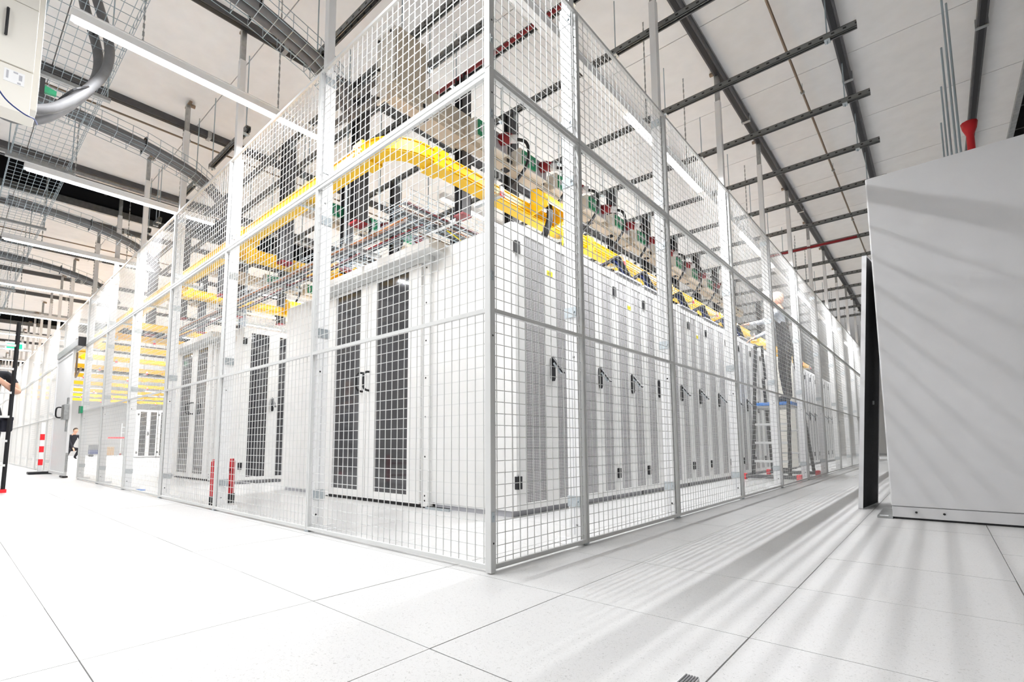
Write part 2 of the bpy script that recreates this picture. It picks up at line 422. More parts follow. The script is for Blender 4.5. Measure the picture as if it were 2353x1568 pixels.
# corner post
t = MB().box(-.016, .014, -.014, .016, .004, 2.186).build('corner_post', 'cage_paint', CW_L, bevel=.002)
MB().box(-.016, .014, -.014, .016, 2.190, 3.0).build('post_profile', 'cage_paint', t, bevel=.002)
zp = MB().box(.0142, .0165, -.010, .008, -.02, .02).tube([(.016, 0, 0), (.021, 0, 0)], .005, 6).mesh('bolt_plate', 'zinc')
for z in (.225, 1.235, 1.968, 2.323, 2.76): link('bolt_plate', zp, t, (0, 0, z))
hl = T([(.0135, 0, 0), (.0146, 0, 0)], .0045, 8).mesh('hole_plug', 'black')
for z in (.12, .976, 2.07, 2.419, 2.62): link('hole_plug', hl, t, (0, .002, z))
# intermediate posts with clamps, some running up to the ceiling
def post(loc, rz, wall):
    t = link('cage_post', POSTM['post_tube'], wall, Vector(loc)-wall.location); t.rotation_euler = (0, 0, rz)
    for n, me in POSTM.items():
        if n != 'post_tube': link(n, me, t)
    for z in (.22, 1.225, 1.965, 2.31, 2.93): link('clamp', CLAMP, t, (0, 0, z)); link('bolt', BOLT, t, (0, 0, z))
    for z in (.10, .98, 2.08): link('hole', HOLE, t, (0, 0, z))
    link('seam_strip', SEAMS, t)
    return t
y0p = FD+.004
POSTM = {'post_tube': B(-.025, .035, y0p, y0p+.07, .006, 3.02).mesh('post_tube', 'white_paint'),
         'base_plate': MB().box(-.05, .06, y0p, y0p+.16, 0, .006).box(.02, .035, y0p+.07, y0p+.15, .006, .03).mesh('base_plate', 'white_paint'),
         'upper_tube': B(-.02, .03, y0p+.01, y0p+.06, 3.02, 3.95).mesh('upper_tube', 'white_paint'),
         'extension': B(-.015, .025, y0p+.015, y0p+.055, 3.95, 4.26).mesh('extension', 'steel'),
         'head_bracket': MB().box(-.075, .085, y0p+.025, y0p+.05, 4.255, 4.275).tube([(.005, y0p+.03, 4.27), (.005, y0p+.10, 4.27)], .02, 8).mesh('head_bracket', 'brown_pipe')}
CLAMP = MB().box(.036, .040, y0p-.002, y0p+.068, -.028, .028).box(-.03, .036, y0p+.071, y0p+.075, -.028, .028).mesh('clamp', 'zinc')
BOLT = T([(.03, y0p+.012, 0), (.047, y0p+.012, 0)], .007, 6).mesh('bolt', 'zinc')
HOLE = T([(.034, y0p+.02, 0), (.0362, y0p+.02, 0)], .006, 8).mesh('hole', 'black')
SEAMS = B(.0352, .0358, y0p+.034, y0p+.037, .05, 3.0).mesh('seam_strip', 'ink_soft')
for k, x in enumerate(LX[1:]):
    post((x, 0, 0), 0, CW_L)
for k, y in enumerate(RY[1:]):
    o = post((0, y, 0), PI/2, CW_R)
    o.scale = (-1, 1, 1)
for k, x in enumerate(FX):
    post((x, 0, 0), 0, CW_F)
FT = MB().tube([(0, .012, 0), (0, .012, .012)], .018, 8).mesh('panel_foot', 'zinc')
for k, x in enumerate(LX[1:-1]):
    link('panel_foot', FT, CW_L, (x, 0, 0))
for k, y in enumerate(RY[1:6]):
    link('panel_foot', FT, CW_R, (-.024, y, 0))

# sliding gate on the left
t = thing('sliding_gate', 'white sliding gate leaf with grey lock box standing half open', 'gate', (-9.75, -.07, 0))
B(-1.75, -1.70, 0, .035, .03, 2.2).build('gate_stile', 'white_paint', t); B(-.05, 0, 0, .035, .03, 2.2).build('gate_stile', 'white_paint', t)
for z in (.03, 1.08, 2.15): B(-1.70, -.05, 0, .035, z, z+.05).build('gate_rail', 'white_paint', t)
B(-1.70, -.05, .014, .018, .08, 2.15).build('gate_sheet', 'white_paint', t)
lb = B(-.22, .06, -.07, -.001, .98, 1.24).build('lock_box', 'steel', t, bevel=.005)
B(-.12, -.02, -.02, -.001, .78, 1.36).build('lock_plate', 'steel', t)
T([(-.24, -.07, 1.02), (-.24, -.13, 1.04), (-.24, -.13, 1.18), (-.24, -.07, 1.20)], .012, 8).build('pull_handle', 'black', t, True)
B(-.3, .02, -.02, .05, .005, .03).build('floor_guide', 'black', t)
B(.02, .06, 0, .03, .1, .42).build('stop_bar', 'steel', t)
t = thing('gate_rail_box', 'grey overhead rail box of the sliding gate with a black end cap', 'rail', (-9.2, -.09, 2.2))
B(-2.2, 0, 0, .09, 0, .11).build('rail_box', 'steel', t); B(0, .05, -.005, .095, -.02, .13).build('end_cap', 'black', t)
T([(-.9, .12, 0), (-.9, .12, -.45), (-.45, .12, -.33)], .016, 6).build('door_closer', 'brown_pipe', t)
t = thing('gate_lock_keeper', 'dark lock keeper with green plate on the gate post', 'lock', (-9.10, -.03, 1.06))
B(-.04, .0, 0, .03, 0, .12).build('keeper', 'black', t); B(0, .14, 0, .028, .0, .11).build('green_plate', 'green', t)

# ================================================================ racks
RACK_H = 2.18
def rack_proto(w, depth, style):
    """front faces +X at x=0, width along +Y"""
    pr = []
    pr.append(('body', MB().box(-depth, -.032, .002, w-.002, .045, RACK_H).mesh('body', 'rack_paint'), []))
    pr.append(('plinth', B(-depth+.03, -.06, .02, w-.02, 0, .045).mesh('plinth', 'ink_soft'), []))
    pr.append(('top_cover', B(-depth+.05, -.1, .05, w-.05, RACK_H, RACK_H+.012).mesh('top_cover', 'rack_paint'), []))
    f = (.13, .44, .62, .92) if w > .7 else (.148, .443, .64, .93)
    a = [q*w for q in f]; zb, zt = .095, 2.10
    d = MB()
    for p, q in ((.004, a[0]), (a[1], a[2]), (a[3], w-.004)): d.box(-.03, 0, p, q, .05, 2.165)
    for p, q in ((a[0], a[1]), (a[2], a[3])): d.box(-.03, 0, p, q, .05, zb); d.box(-.03, 0, p, q, zt, 2.165)
    sheet = 'perf' if style == 'perf' else 'glass_dark'
    subs = [('perforated_sheet' if style == 'perf' else 'door_pane', B(-.014, -.006, p, q, zb, zt).mesh('sheet', sheet)) for p, q in ((a[0], a[1]), (a[2], a[3]))]
    pr.append(('door', d.mesh('door', 'rack_paint'), subs))
    yc = (a[1]+a[2])/2+.006*0
    hb = MB().box(0, .018, yc-.022, yc+.022, 1.035, 1.19).prism([(yc-.022, 1.035), (yc+.022, 1.035), (yc+.012, 1.012), (yc-.012, 1.012)], 'x', 0, .018).prism([(yc-.022, 1.19), (yc+.022, 1.19), (yc, 1.21)], 'x', 0, .016)
    mx = Matrix.Translation((.018, yc, 1.185)) @ Matrix.Rotation(math.radians(-38), 4, 'Y')
    lv = MB().box(-.006, .006, -.016, .016, -.15, .012, mx)
    lg = MB().box(-.022, -.006, -.015, .015, -.135, -.03, mx)
    pr.append(('handle', hb.mesh('handle', 'black'), [('handle_lever', lv.mesh('handle_lever', 'black')), ('lever_core', lg.mesh('lever_core', 'zinc'))]))
    for z in (.245, 1.975): pr.append(('hinge', MB().box(-.012, .014, -.004, .05, z-.045, z+.045).box(0, .016, .018, .022, z-.047, z+.047).mesh('hinge', 'black'), []))
    return pr
RP = {}
def rack(xf, y, w, depth, label, style='perf', group=None, rz=0):
    key = (round(w, 3), round(depth, 3), style)
    if key not in RP: RP[key] = rack_proto(*key)
    t = thing('server_rack', label, 'server rack', (xf, y, 0), rz, group)
    for n, me, subs in RP[key]:
        o = link(n, me, t)
        for sn, sm in subs: link(sn, sm, o)
    return t
RB = [1.2, 2.05, 2.66, 3.29, 3.91, 4.53, 5.14, 5.96, 6.57, 7.19, 7.81, 8.43]
def text_part(s, size, parent, loc, rot, mt='ink'):
    cu = bpy.data.curves.new('lettering', 'FONT'); cu.body = s; cu.size = size; cu.extrude = .0004
    o = bpy.data.objects.new('lettering', cu); COL.objects.link(o)
    dg = bpy.context.evaluated_depsgraph_get(); me = bpy.data.meshes.new_from_object(o.evaluated_get(dg))
    bpy.data.objects.remove(o); me.materials.clear(); me.materials.append(M[mt])
    q = link('lettering', me, parent, loc); q.rotation_euler = rot; return q
for k in range(len(RB)-1):
    w = RB[k+1]-RB[k]
    t = rack(-.87, RB[k], w, .92, 'white server rack with perforated door, %s from the corner in the front row' % ORD[k], 'perf', 'front row racks')
    if k in (0, 2, 5):
        st = B(0, .0015, .47*w, .47*w+.075, 1.86, 1.90).build('yellow_label', 'sticker_yellow', t)
        text_part('K12' if k == 0 else 'K10', .026, st, (.0022, .47*w+.008, 1.871), (PI/2, 0, PI/2))
# plain blocks further back, then more racks
t = thing('plain_cabinet', 'plain cream cabinet end with no perforation behind the ladder', 'cabinet', (-.75, 9.0, 0))
MB().box(-1.0, 0, 0, .8, .04, 2.16).build('body', 'cream_paint', t, bevel=.006); B(-.97, -.03, .03, .77, 0, .04).build('plinth', 'black', t)
B(-.001, .002, .02, .78, .08, 2.12).build('front_panel', 'cream_paint', t)
for k in range(9):
    rack(-.80, 9.95+.62*k, .61, .92, 'white server rack past the cream cabinet, %s in the far front row' % ORD[k], 'perf', 'far front row racks')
for k in range(11):
    w = RB[k+1]-RB[k]
    rack(-4.50, RB[k]+w, w, 1.0, 'white server rack backing onto the open aisle, %s in the second row' % ORD[k], 'glass', 'second row racks', PI)
for k in range(6):
    rack(-5.80, 1.2+.8*k, .79, .93, 'white server rack with dark glass door, %s in the third row' % ORD[k], 'glass', 'third row racks')
for k in range(4):
    rack(-9.40, 1.2+.8*k+.79, .79, .93, 'white server rack of the fourth row, %s from the left face' % ORD[k], 'glass', 'fourth row racks', PI)
for k in range(3):
    rack(-26.0, 4.4+.8*k, .79, .93, 'distant rack with dark glass door, %s in the far left row' % ORD[k], 'glass', 'far left racks')
# rack A row side screws + gasket detail
# ---- cold aisle end doors
def aisle_doors(x0, x1, y, label, seam):
    t = thing('aisle_door_unit', label, 'double door', (0, y, 0))
    MB().box(x0-.02, x1+.14, -.13, .05, 2.135, 2.215).build('header_box', 'rack_paint', t, bevel=.006)
    B(x0, x1+.02, -.035, .03, 2.085, 2.135).build('header_strip', 'cage_paint', t)
    for a in (x0, x1-.085):
        j = B(a, a+.085, -.005, .05, .01, 2.085).build('jamb', 'rack_paint', t)
    bm_ = T([(x1-.04, -.006, 0), (x1-.04, -.004, 0)], .008, 8).mesh('jamb_bolt', 'black')
    for z in (.06, .10, .42, .75, 1.08, 1.40, 1.73, 2.04): link('jamb_bolt', bm_, t, (0, 0, z))
    B(x0+.05, x1-.05, -.004, .03, 0, .022).build('threshold', 'black', t)
    for n, (a, b) in enumerate(((x0+.088, seam-.004), (seam+.004, x1-.088))):
        ww = b-a; fa = (.165 if n == 0 else .175)*1.0
        g0, g1 = (a+.10, b-.115) if n == 0 else (a+.14, b-.17)
        d = MB()
        d.box(a, g0, -.025, .02, .03, 2.08); d.box(g1, b, -.025, .02, .03, 2.08); d.box(g0, g1, -.025, .02, .03, .095); d.box(g0, g1, -.025, .02, 2.0+.06, 2.08)
        dl = d.build('door_leaf', 'rack_paint', t)
        B(g0, g1, -.006, .006, .095, 2.06).build('glass_pane', 'glass_dark', dl)
        hx = (seam-.065) if n == 0 else (seam+.055)
        T([(hx, -.02, 1.03), (hx, -.065, 1.035), (hx, -.09, 1.055), (hx, -.095, 1.09), (hx, -.095, 1.15), (hx, -.09, 1.185), (hx, -.065, 1.205), (hx, -.02, 1.21)], .0105, 8).build('pull_handle', 'black', dl, True)
    return t
aisle_doors(-3.455, -1.79, 1.17, 'white aisle double door with dark glass panes, nearest the corner', -2.68)
aisle_doors(-8.45, -6.75, 1.17, 'white aisle double door with dark glass panes, farther down the left face', -7.62)
# containment roof edges behind the headers
for nm, xa, xb in (('nearest', -3.455, -1.79), ('farther', -8.45, -6.75)):
    tag(MB().box(xa, xb, 1.23, 9.0, 2.19, 2.215).build('aisle_roof', 'rack_paint'), 'flat white roof over the %s enclosed aisle between racks' % nm, 'aisle roof')
B_ = thing('rack_foot_rail', 'small galvanised rail on the floor beside the aisle door', 'rail', (-1.78, 1.13, 0))
B(0, .28, 0, .035, 0, .02).build('rail_bar', 'zinc', B_); B(.01, .27, .01, .025, .02, .024).build('rail_groove', 'black', B_)

# ================================================================ yellow fibre ducts
DZ, DH, DW = 2.50, .105, .125
def duct_straight(L_, n=0):
    b = MB()
    b.box(-DW/2, DW/2, 0, L_, 0, .006)
    for s in (-1, 1):
        b.box(s*DW/2-(.006 if s > 0 else 0), s*DW/2+(.006 if s < 0 else 0), 0, L_, .006, DH)
        for z in (.008, .028, DH-.014): b.box(min(s*DW/2, s*(DW/2+.009)), max(s*DW/2, s*(DW/2+.009)), 0, L_, z, z+.008)
    return b
COUP = MB()
for s in (-1, 1): COUP.box(min(s*(DW/2+.001), s*(DW/2+.022)), max(s*(DW/2+.001), s*(DW/2+.022)), -.06, .06, -.012, DH+.008)
COUP.box(-DW/2-.02, DW/2+.02, -.06, .06, -.018, -.001)
for s in (-1, 1):
    for q in (-.035, .035): COUP.box(min(s*(DW/2+.02), s*(DW/2+.032)), max(s*(DW/2+.02), s*(DW/2+.032)), q-.012, q+.012, .02, .04).box(min(s*(DW/2+.02), s*(DW/2+.032)), max(s*(DW/2+.02), s*(DW/2+.032)), q-.012, q+.012, .06, .08)
COUPM = COUP.mesh('coupler', 'yellow')
BRK = MB().box(-DW/2-.06, DW/2+.1, -.02, .02, -.045, -.019).box(DW/2+.09, DW/2+.105, -.02, .02, -.05, .03).mesh('support_bracket', 'zinc')
BRC = B(DW/2+.1, DW/2+.112, -.022, .022, -.05, -.015).mesh('bracket_cap', 'red_bright')
def duct_run(label, x, y0, y1, rz=0, first=.12):
    t = thing('fibre_duct', label, 'cable duct', (x, y0, DZ), rz, 'yellow fibre ducts')
    duct_straight(y1-y0).build('duct_trough', 'yellow', t)
    q = first
    while q < min(y1-y0, 14): link('coupler', COUPM, t, (0, q, 0)); q += 2.0
    q = first+.55
    while q < min(y1-y0, 12):
        link('support_bracket', BRK, t, (0, q, 0)); link('bracket_cap', BRC, t, (0, q, 0)); q += 1.0
    return t
XA = -1.215
duct_run('yellow fibre duct running above the front row of racks', XA, .60, 8.4)
duct_run('yellow fibre duct above the far front row past the ladder', XA, 8.9, 14)
for x, lb in ((-4.03, 'above the second rack row'), (-6.04, 'above the third rack row'), (-8.70, 'above the fourth rack row'), (-9.95, 'just past the fourth rack row'),
              (-11.3, 'second past the fourth rack row'), (-13.0, 'third past the fourth rack row'), (-14.8, 'fourth past the fourth rack row'), (-16.9, 'fifth past the fourth rack row'),
              (-19.1, 'sixth past the fourth rack row'), (-21.7, 'seventh past the fourth rack row'), (-24.0, 'eighth past the fourth rack row'), (-26.4, 'ninth past the fourth rack row')):
    duct_run('yellow fibre duct crossing away from the main run, '+lb, x, .42, 9.0 if x < -8 else 8.4)
# main run along the left face with its bend
t = thing('main_fibre_duct', 'long yellow fibre duct along the left face bending round at the corner', 'cable duct', (-1.4575, .355, DZ))
tr = duct_straight(30).build('duct_trough', 'yellow', t); tr.rotation_euler = (0, 0, PI/2)
for q in (.05, 2.1, 4.2, 6.3, 8.4, 10.5, 12.6, 14.7):
    o = link('coupler', COUPM, t, (-q, 0, 0)); o.rotation_euler = (0, 0, PI/2)
for q in (.9, 2.6, 3.9, 5.3, 6.8, 8.3, 9.8):
    o = link('support_bracket', BRK, t, (-q, 0, 0)); o.rotation_euler = (0, 0, PI/2)
eb = MB(); ns = 14; cc = Vector((0, .245)); ri, ro = .18, .305
def arc(r, k): a = -PI/2+PI/2*k/ns; return (cc.x+r*math.cos(a), cc.y+r*math.sin(a))
for k in range(ns):
    for (ra, rb, za, zb) in ((ri, ro, 0, .006), (ro-.006, ro, .006, DH), (ri, ri+.006, .006, DH), (ro, ro+.008, .008, .016), (ro, ro+.008, DH-.014, DH-.006), (ri-.008, ri, .008, .016), (ri-.008, ri, .028, .036), (ri-.008, ri, DH-.014, DH-.006)):
        p = [arc(ra, k), arc(rb, k), arc(rb, k+1), arc(ra, k+1)]
        o_ = len(eb.v); eb.v += [(x, y, za) for x, y in p]+[(x, y, zb) for x, y in p]
        eb.f += [tuple(o_+i for i in q) for q in ((3,2,1,0),(4,5,6,7),(0,1,5,4),(1,2,6,5),(2,3,7,6),(3,0,4,7))]
eb.build('duct_bend', 'yellow', t)
# spill-over outlet with cables on duct A
t = thing('duct_spillway', 'yellow spill-over outlet on the front duct with cables dropping to the rack', 'duct outlet', (XA+.065, 1.93, DZ))
sp_ = MB()
for k in range(8):
    a0, a1 = PI*.5*k/8, PI*.5*(k+1)/8
    p0 = (.02+.16*math.sin(a0), .16*math.cos(a0)+.06); p1 = (.02+.16*math.sin(a1), .16*math.cos(a1)+.06)
    sp_.quad((p0[0], -.16, p0[1]), (p1[0], -.16, p1[1]), (p1[0], .16, p1[1]), (p0[0], .16, p0[1]))
for y in (-.16, .16): sp_.prism([(.0, .0), (.18, .04), (.16, .14), (.08, .22), (.0, .24)], 'y', y-.008, y+.008)
sp_.build('spill_throat', 'yellow', t)
for y, mt in ((-.09, 'cable_black'), (-.05, 'cable_black'), (-.07, 'cable_black')):
    T([(-.1, y, .12), (.02, y, .20), (.12, y-.01, .12), (.15, y-.03, -.05), (.12, y-.08, -.22), (.05, y-.1, -.32)], .016, 6).build('drop_cable', mt, t, True)
T([(.0, .1, .2), (.10, .12, .10), (.12, .13, -.1), (.12, .13, -.25)], .007, 6).build('drop_cable', 'sticker_yellow', t, True)
for k, y in enumerate((3.0, 3.6, 4.6, 5.4, 6.3, 7.0)):
    t = thing('cable_bundle', 'black and blue cable bundle under the front duct, %s along the row' % ORD[k], 'cables', (XA+.17, y, 2.30), group='cable bundles above racks')
    for q in range(4):
        T([(-.05+.03*q, -.22, .0), (.02+.03*q, -.1, .07+.012*q), (.04+.02*q, .05, .05), (.02+.03*q, .24, -.08)], .014, 6).build('cable', ('cable_black', 'blue_cable', 'cable_black', 'cable_black')[q], t, True)
    B(-.09, .19, -.26, .27, -.118, -.10).build('rack_top_grommet', 'ink_soft', t)
for k, (x, y) in enumerate(((-5.97, 2.0), (-5.97, 2.5), (-3.96, 1.6))):
    t = thing('duct_spillway', 'yellow spill-over outlet, %s on the ducts of the inner rows' % ORD[k], 'duct outlet', (x, y, DZ))
    link('spill_throat', sp_.mesh('spill_throat', 'yellow'), t)
    T([(.0, 0, .2), (.12, 0, .12), (.15, 0, -.05), (.1, 0, -.33)], .025, 6).build('drop_cable', 'cable_black', t, True)

# ================================================================ hanging supports, busbars, trays
def hang_post(x, y, zb, label, w=.052):
    t = thing('hanging_support', label, 'support', (x, y, zb), group='dark hanging supports')
    h = 3.82-zb
    MB().box(-w, -w+.006, -w, w, 0, h).box(w-.006, w, -w, w, 0, h).box(-w, w, w-.006, w, 0, h).box(-.008, .008, -w+.01, w-.01, 0, h).build('double_channel', 'dark_steel', t)
    B(-w-.004, w+.004, -w-.004, w+.004, -.018, 0).build('red_end_cap', 'dark_red', t)
    B(-w-.02, -w-.001, -.03, .03, h-.1, h+.005).build('head_bracket', 'zinc', t); B(w+.001, w+.02, -.03, .03, h-.1, h+.005).build('head_bracket', 'zinc', t)
for k, y in enumerate((1.39, 2.055, 3.07, 4.08, 5.07, 6.07, 7.05, 8.03, 9.05, 11.05, 13.05)):
    hang_post(-1.62, y, 2.52, 'dark double channel support above the front row, %s from the left face' % ORD[k])
for k, x in enumerate((-2.34, -3.75, -5.5, -7.2, -8.9)):
    hang_post(x, .81, 2.47, 'dark double channel support with red end cap near the left face, %s from the corner' % ORD[k], .06)
for k, y in enumerate((1.39, 2.055, 3.07, 4.08)):
    hang_post(-3.52, y, 2.5, 'dark support above the second row, %s from the left face' % ORD[k])
for k, (x, y) in enumerate(((-6.6, 1.39), (-6.6, 2.055), (-8.2, 1.39), (-8.2, 2.055))):
    hang_post(x, y, 2.5, 'dark support over the inner rows, %s of those behind the third row' % ORD[k])
def busbar(x, y0, y1, label, z=3.10):
    t = thing('busbar', label, 'busbar', (x, 0, z))
    MB().box(-.05, .05, y0, y1, 0, .13).build('busbar_casing', 'beige', t)
    MB().box(.05, .056, y0, y1, .03, .04).box(.05, .056, y0, y1, .09, .10).build('casing_rib', 'cream_paint', t)
    jm = B(-.065, .065, -.09, .09, -.015, .145).mesh('joint_cover', 'beige')
    for q in range(int(y0)+1, int(y1), 3): link('joint_cover', jm, t, (0, q+.35, 0))
    om = MB().box(.0505, .058, -.035, -.005, .05, .08).box(.0505, .058, .005, .035, .05, .08).box(-.03, .03, -.04, .04, -.004, 0).mesh('outlet_cover', 'black')
    q = y0+.3
    while q < y1: link('outlet_cover', om, t, (0, q, -.0)); q += .5
    return t
def tapoff(x, y, z, label, cable=True):
    t = thing('tap_off_box', label, 'power box', (x, y, z), group='tap-off boxes on the busbars')
    B(-.06, .055, -.20, .22, 0, .17).build('box_body', 'cream_paint', t, bevel=.006)
    g = B(.055, .072, -.17, .02, .02, .15).build('green_window', 'green', t)
    for q in range(3): B(.0722, .0735, -.155+.055*q, -.125+.055*q, .05, .11).build('breaker', 'ink_soft', g)
    B(.055, .06, .03, .20, .01, .16).build('socket_plate', 'ink_soft', t)
    T([(.06, .115, .10), (.12, .13, .10), (.16, .145, .085)], [.052, .05, .045], 10).build('red_socket', 'dark_red', t, True)
    if cable:
        T([(.155, .145, .085), (.21, .175, .075)], .036, 10).build('grey_plug', 'cabinet_grey', t, True)
        T([(.20, .17, .075), (.27, .215, .04), (.285, .24, -.05), (.27, .22, -.18), (.22, .15, -.32), (.17, .06, -.45), (.14, .0, -.58)], .015, 7).build('power_cable', 'cable_black', t, True)
busbar(-1.52, .55, 9.2, 'beige busbar trunk running above the front rack row')
for k, y in enumerate((1.52, 2.12, 2.70, 3.3, 3.9, 4.5, 5.1, 5.75, 6.4, 7.1)):
    tapoff(-1.45, y, 3.14, 'beige power box with green window on the front busbar, %s from the left face' % ORD[k])
busbar(-3.70, .9, 8.5, 'beige busbar trunk running above the second rack row', 3.05)
for k, y in enumerate((1.35, 1.80, 2.32, 2.9, 3.5)):
    tapoff(-3.63, y, 3.08, 'beige power box with green window on the second-row busbar, %s from the left face' % ORD[k])
busbar(-6.40, .9, 8.5, 'beige busbar trunk running above the third rack row', 2.98)
for k, y in enumerate((1.85, 2.5)):
    tapoff(-6.33, y, 3.0, 'beige power box with green window on the third-row busbar, %s from the left face' % ORD[k])
busbar(-8.3, .9, 8.5, 'beige busbar trunk running above the fourth rack row', 2.98)
t = thing('busbar_feed_box', 'tall beige feed box at the end of the front busbar with two grey conduits', 'power box', (-1.62, .92, 3.12))
B(-.10, .10, -.30, -.02, .10, .62).build('box_body', 'beige', t, bevel=.006); B(-.16, .06, -.32, -.305, .08, .64).build('end_flange', 'cream_paint', t)
bl = T([(0, -.322, 0), (0, -.335, 0)], .012, 8).mesh('flange_bolt', 'black')
for x_, z_ in ((-.13, .12), (.03, .12), (-.13, .6), (.03, .6), (-.13, .36)): link('flange_bolt', bl, t, (x_, 0, z_))
B(-.07, .07, -.02, .5, .02, .30).build('elbow_casing', 'beige', t)
for z_ in (.28, .45):
    T([(-.12, -.2, z_), (-.35, -.2, z_), (-1.2, -.22, z_+.1)], .035, 8).build('grey_conduit', 'rubber_grey', t, True)
    T([(-.10, -.2, z_), (-.17, -.2, z_)], .048, 10).build('conduit_gland', 'cabinet_grey', t, True)

def basket(name, label, axis, a0, a1, c, w, z, h=.09, group=None, hang=None):
    """open wire tray; axis 'x' or 'y', centre line at c on the other axis"""
    t = thing(name, label, 'cable tray', (0, 0, 0), group=group)
    P = (lambda s, q, zz: (s, c+q, zz)) if axis == 'x' else (lambda s, q, zz: (c+q, s, zz))
    b = MB(); n = max(2, int(w/.05))
    for k in range(n+1): b.tube([P(a0, -w/2+w*k/n, z), P(a1, -w/2+w*k/n, z)], .0025, 4, False)
    for s in (-1, 1):
        for zz in (z+h*.5, z+h): b.tube([P(a0, s*w/2, zz), P(a1, s*w/2, zz)], .0025, 4, False)
    q = a0
    while q <= a1+.001:
        b.tube([P(q, -w/2, z+h), P(q, -w/2, z), P(q, w/2, z), P(q, w/2, z+h)], .0025, 4, False); q += .1
    o = b.build('wire_basket', 'galv_wire', t); o['kind'] = 'stuff'
    if hang:
        for q in hang:
            for s in (-1, 1): T([P(q, s*(w/2+.02), z-.02), P(q, s*(w/2+.02), ZC)], .005, 5).build('hanger_rod', 'galv_wire', t)
            e = MB(); p0 = P(q-.02, -w/2-.04, z-.035); p1 = P(q+.02, w/2+.04, z-.008)
            e.box(min(p0[0], p1[0]), max(p0[0], p1[0]), min(p0[1], p1[1]), max(p0[1], p1[1]), z-.035, z-.008); e.build('cross_bar', 'steel', t)
    return t
basket('wire_tray', 'wide galvanised wire tray hung along the left aisle ceiling', 'x', -14, 1.6, -1.01, .43, 3.40, .10, None, [-13.2, -11.2, -9.2, -7.3, -5.3, -3.6, -1.2])
basket('wire_tray', 'grey wire tray carrying cables behind the front yellow duct', 'y', .9, 9, -1.90, .34, 2.52, .09, None, [1.39, 3.07, 5.07])
basket('wire_tray', 'grey wire tray carrying cables along the left face behind the main duct', 'x', -9, -1.75, 1.02, .32, 2.37, .08, None, [-2.6, -4.2, -5.8])
basket('wire_tray', 'second wire tray beside the front row cables, set lower', 'y', 1.25, 9, -2.2, .2, 2.46, .07)
basket('wire_tray', 'wire tray over the second rack row', 'y', 1.2, 8.4, -3.3, .3, 2.48, .09)
basket('wire_tray', 'wire tray over the third rack row', 'y', 1.2, 8.4, -6.9, .3, 2.48, .09)
# cables lying in the inner trays
for k, (x, mt, lb) in enumerate(((-2.0, 'rubber_grey', 'thick grey'), (-1.95, 'copper', 'copper coloured'), (-1.89, 'rubber_grey', 'mid grey'), (-1.82, 'dark_red', 'thin dark red'), (-1.86, 'rubber_grey', 'slim grey'))):
    tag(T([(x+.01*math.sin(q*1.7+k), .95+q*.4, 2.54+.008*(k % 3)) for q in range(20)], .017 if mt == 'rubber_grey' else .009, 6).build('tray_cable', mt, smooth=True), lb+' cable lying in the tray behind the front duct', 'cable', 'cables in the inner trays')
for k, (y, mt, lb) in enumerate(((.92, 'copper', 'copper coloured'), (.97, 'rubber_grey', 'thick grey'), (1.03, 'rubber_grey', 'mid grey'), (1.09, 'dark_red', 'thin dark red'), (1.13, 'cable_black', 'black'))):
    tag(T([(-1.8-q*.4, y+.012*math.sin(q*1.3+k), 2.386+.006*(k % 3)) for q in range(18)], .015 if mt != 'dark_red' else .008, 6).build('tray_cable', mt, smooth=True), lb+' cable lying in the tray along the left face', 'cable', 'cables in the inner trays')
tag(T([(-1.95, 1.5, 2.52), (-1.93, 1.7, 2.45), (-1.91, 1.85, 2.30), (-1.95, 1.88, 2.2)], .006, 6).build('earth_cable', 'sticker_yellow', smooth=True), 'yellow-green earth wire dropping from the tray behind the front duct', 'cable')
tag(T([(-1.75, 1.35, 2.20), (-1.72, 1.5, 2.27), (-1.6, 1.62, 2.30), (-1.4, 1.75, 2.25), (-1.3, 1.8, 2.19)], .028, 8).build('flex_hose', 'cable_black', smooth=True), 'thick black hose arching over the top of the first rack', 'cable')
# curved conduits in narrow baskets crossing from the aisle tray into the cage
CUR = [(-1.15, 3.54), (-.84, 3.52), (-.37, 3.465), (.05, 3.36), (.25, 3.24), (.42, 3.05)]
for k, x in enumerate((-2.0, -4.3, -6.9, -9.3)):
    dz = (.1, 0, -.02, -.05)[k]
    for s, nm in ((-.04, 'near'), (.04, 'far')):
        tag(T([(x+s, y+.12*(k == 0), z+dz) for y, z in CUR], .036, 9).build('grey_conduit', 'rubber_grey', smooth=True), 'thick grey conduit dipping into the cage, %s one of the %s pair from the corner' % (nm, ORD[k]), 'conduit', 'curved grey conduits')
    t = thing('conduit_basket', 'narrow wire basket around the %s pair of curved grey conduits' % ORD[k], 'cable tray', (0, 0, 0), group='narrow wire baskets')
    b = MB()
    C2 = [(y+.12*(k == 0), z+dz) for y, z in CUR[:5]]
    for q, hz in ((-.13, -.05), (-.13, .02), (.13, -.05), (.13, .02), (-.05, -.05), (.05, -.05), (-.13, .08), (.13, .08)):
        b.tube([(x+q, y, z+hz) for y, z in C2], .0028, 4, False)
    for (ya, za), (yb, zb) in zip(C2, C2[1:]):
        for f in (0, .25, .5, .75):
            y, z = ya+(yb-ya)*f, za+(zb-za)*f
            b.tube([(x-.13, y, z+.08), (x-.13, y, z-.05), (x+.13, y, z-.05), (x+.13, y, z+.08)], .0028, 4, False)
    o = b.build('wire_basket', 'galv_wire', t); o['kind'] = 'stuff'
    sm = T([(x-.085, C2[2][0], C2[2][1]-.045), (x-.085, C2[2][0], C2[2][1]+.05), (x+.085, C2[2][0], C2[2][1]+.05), (x+.085, C2[2][0], C2[2][1]-.045)], .008, 5).build('cable_strap', 'black', t)
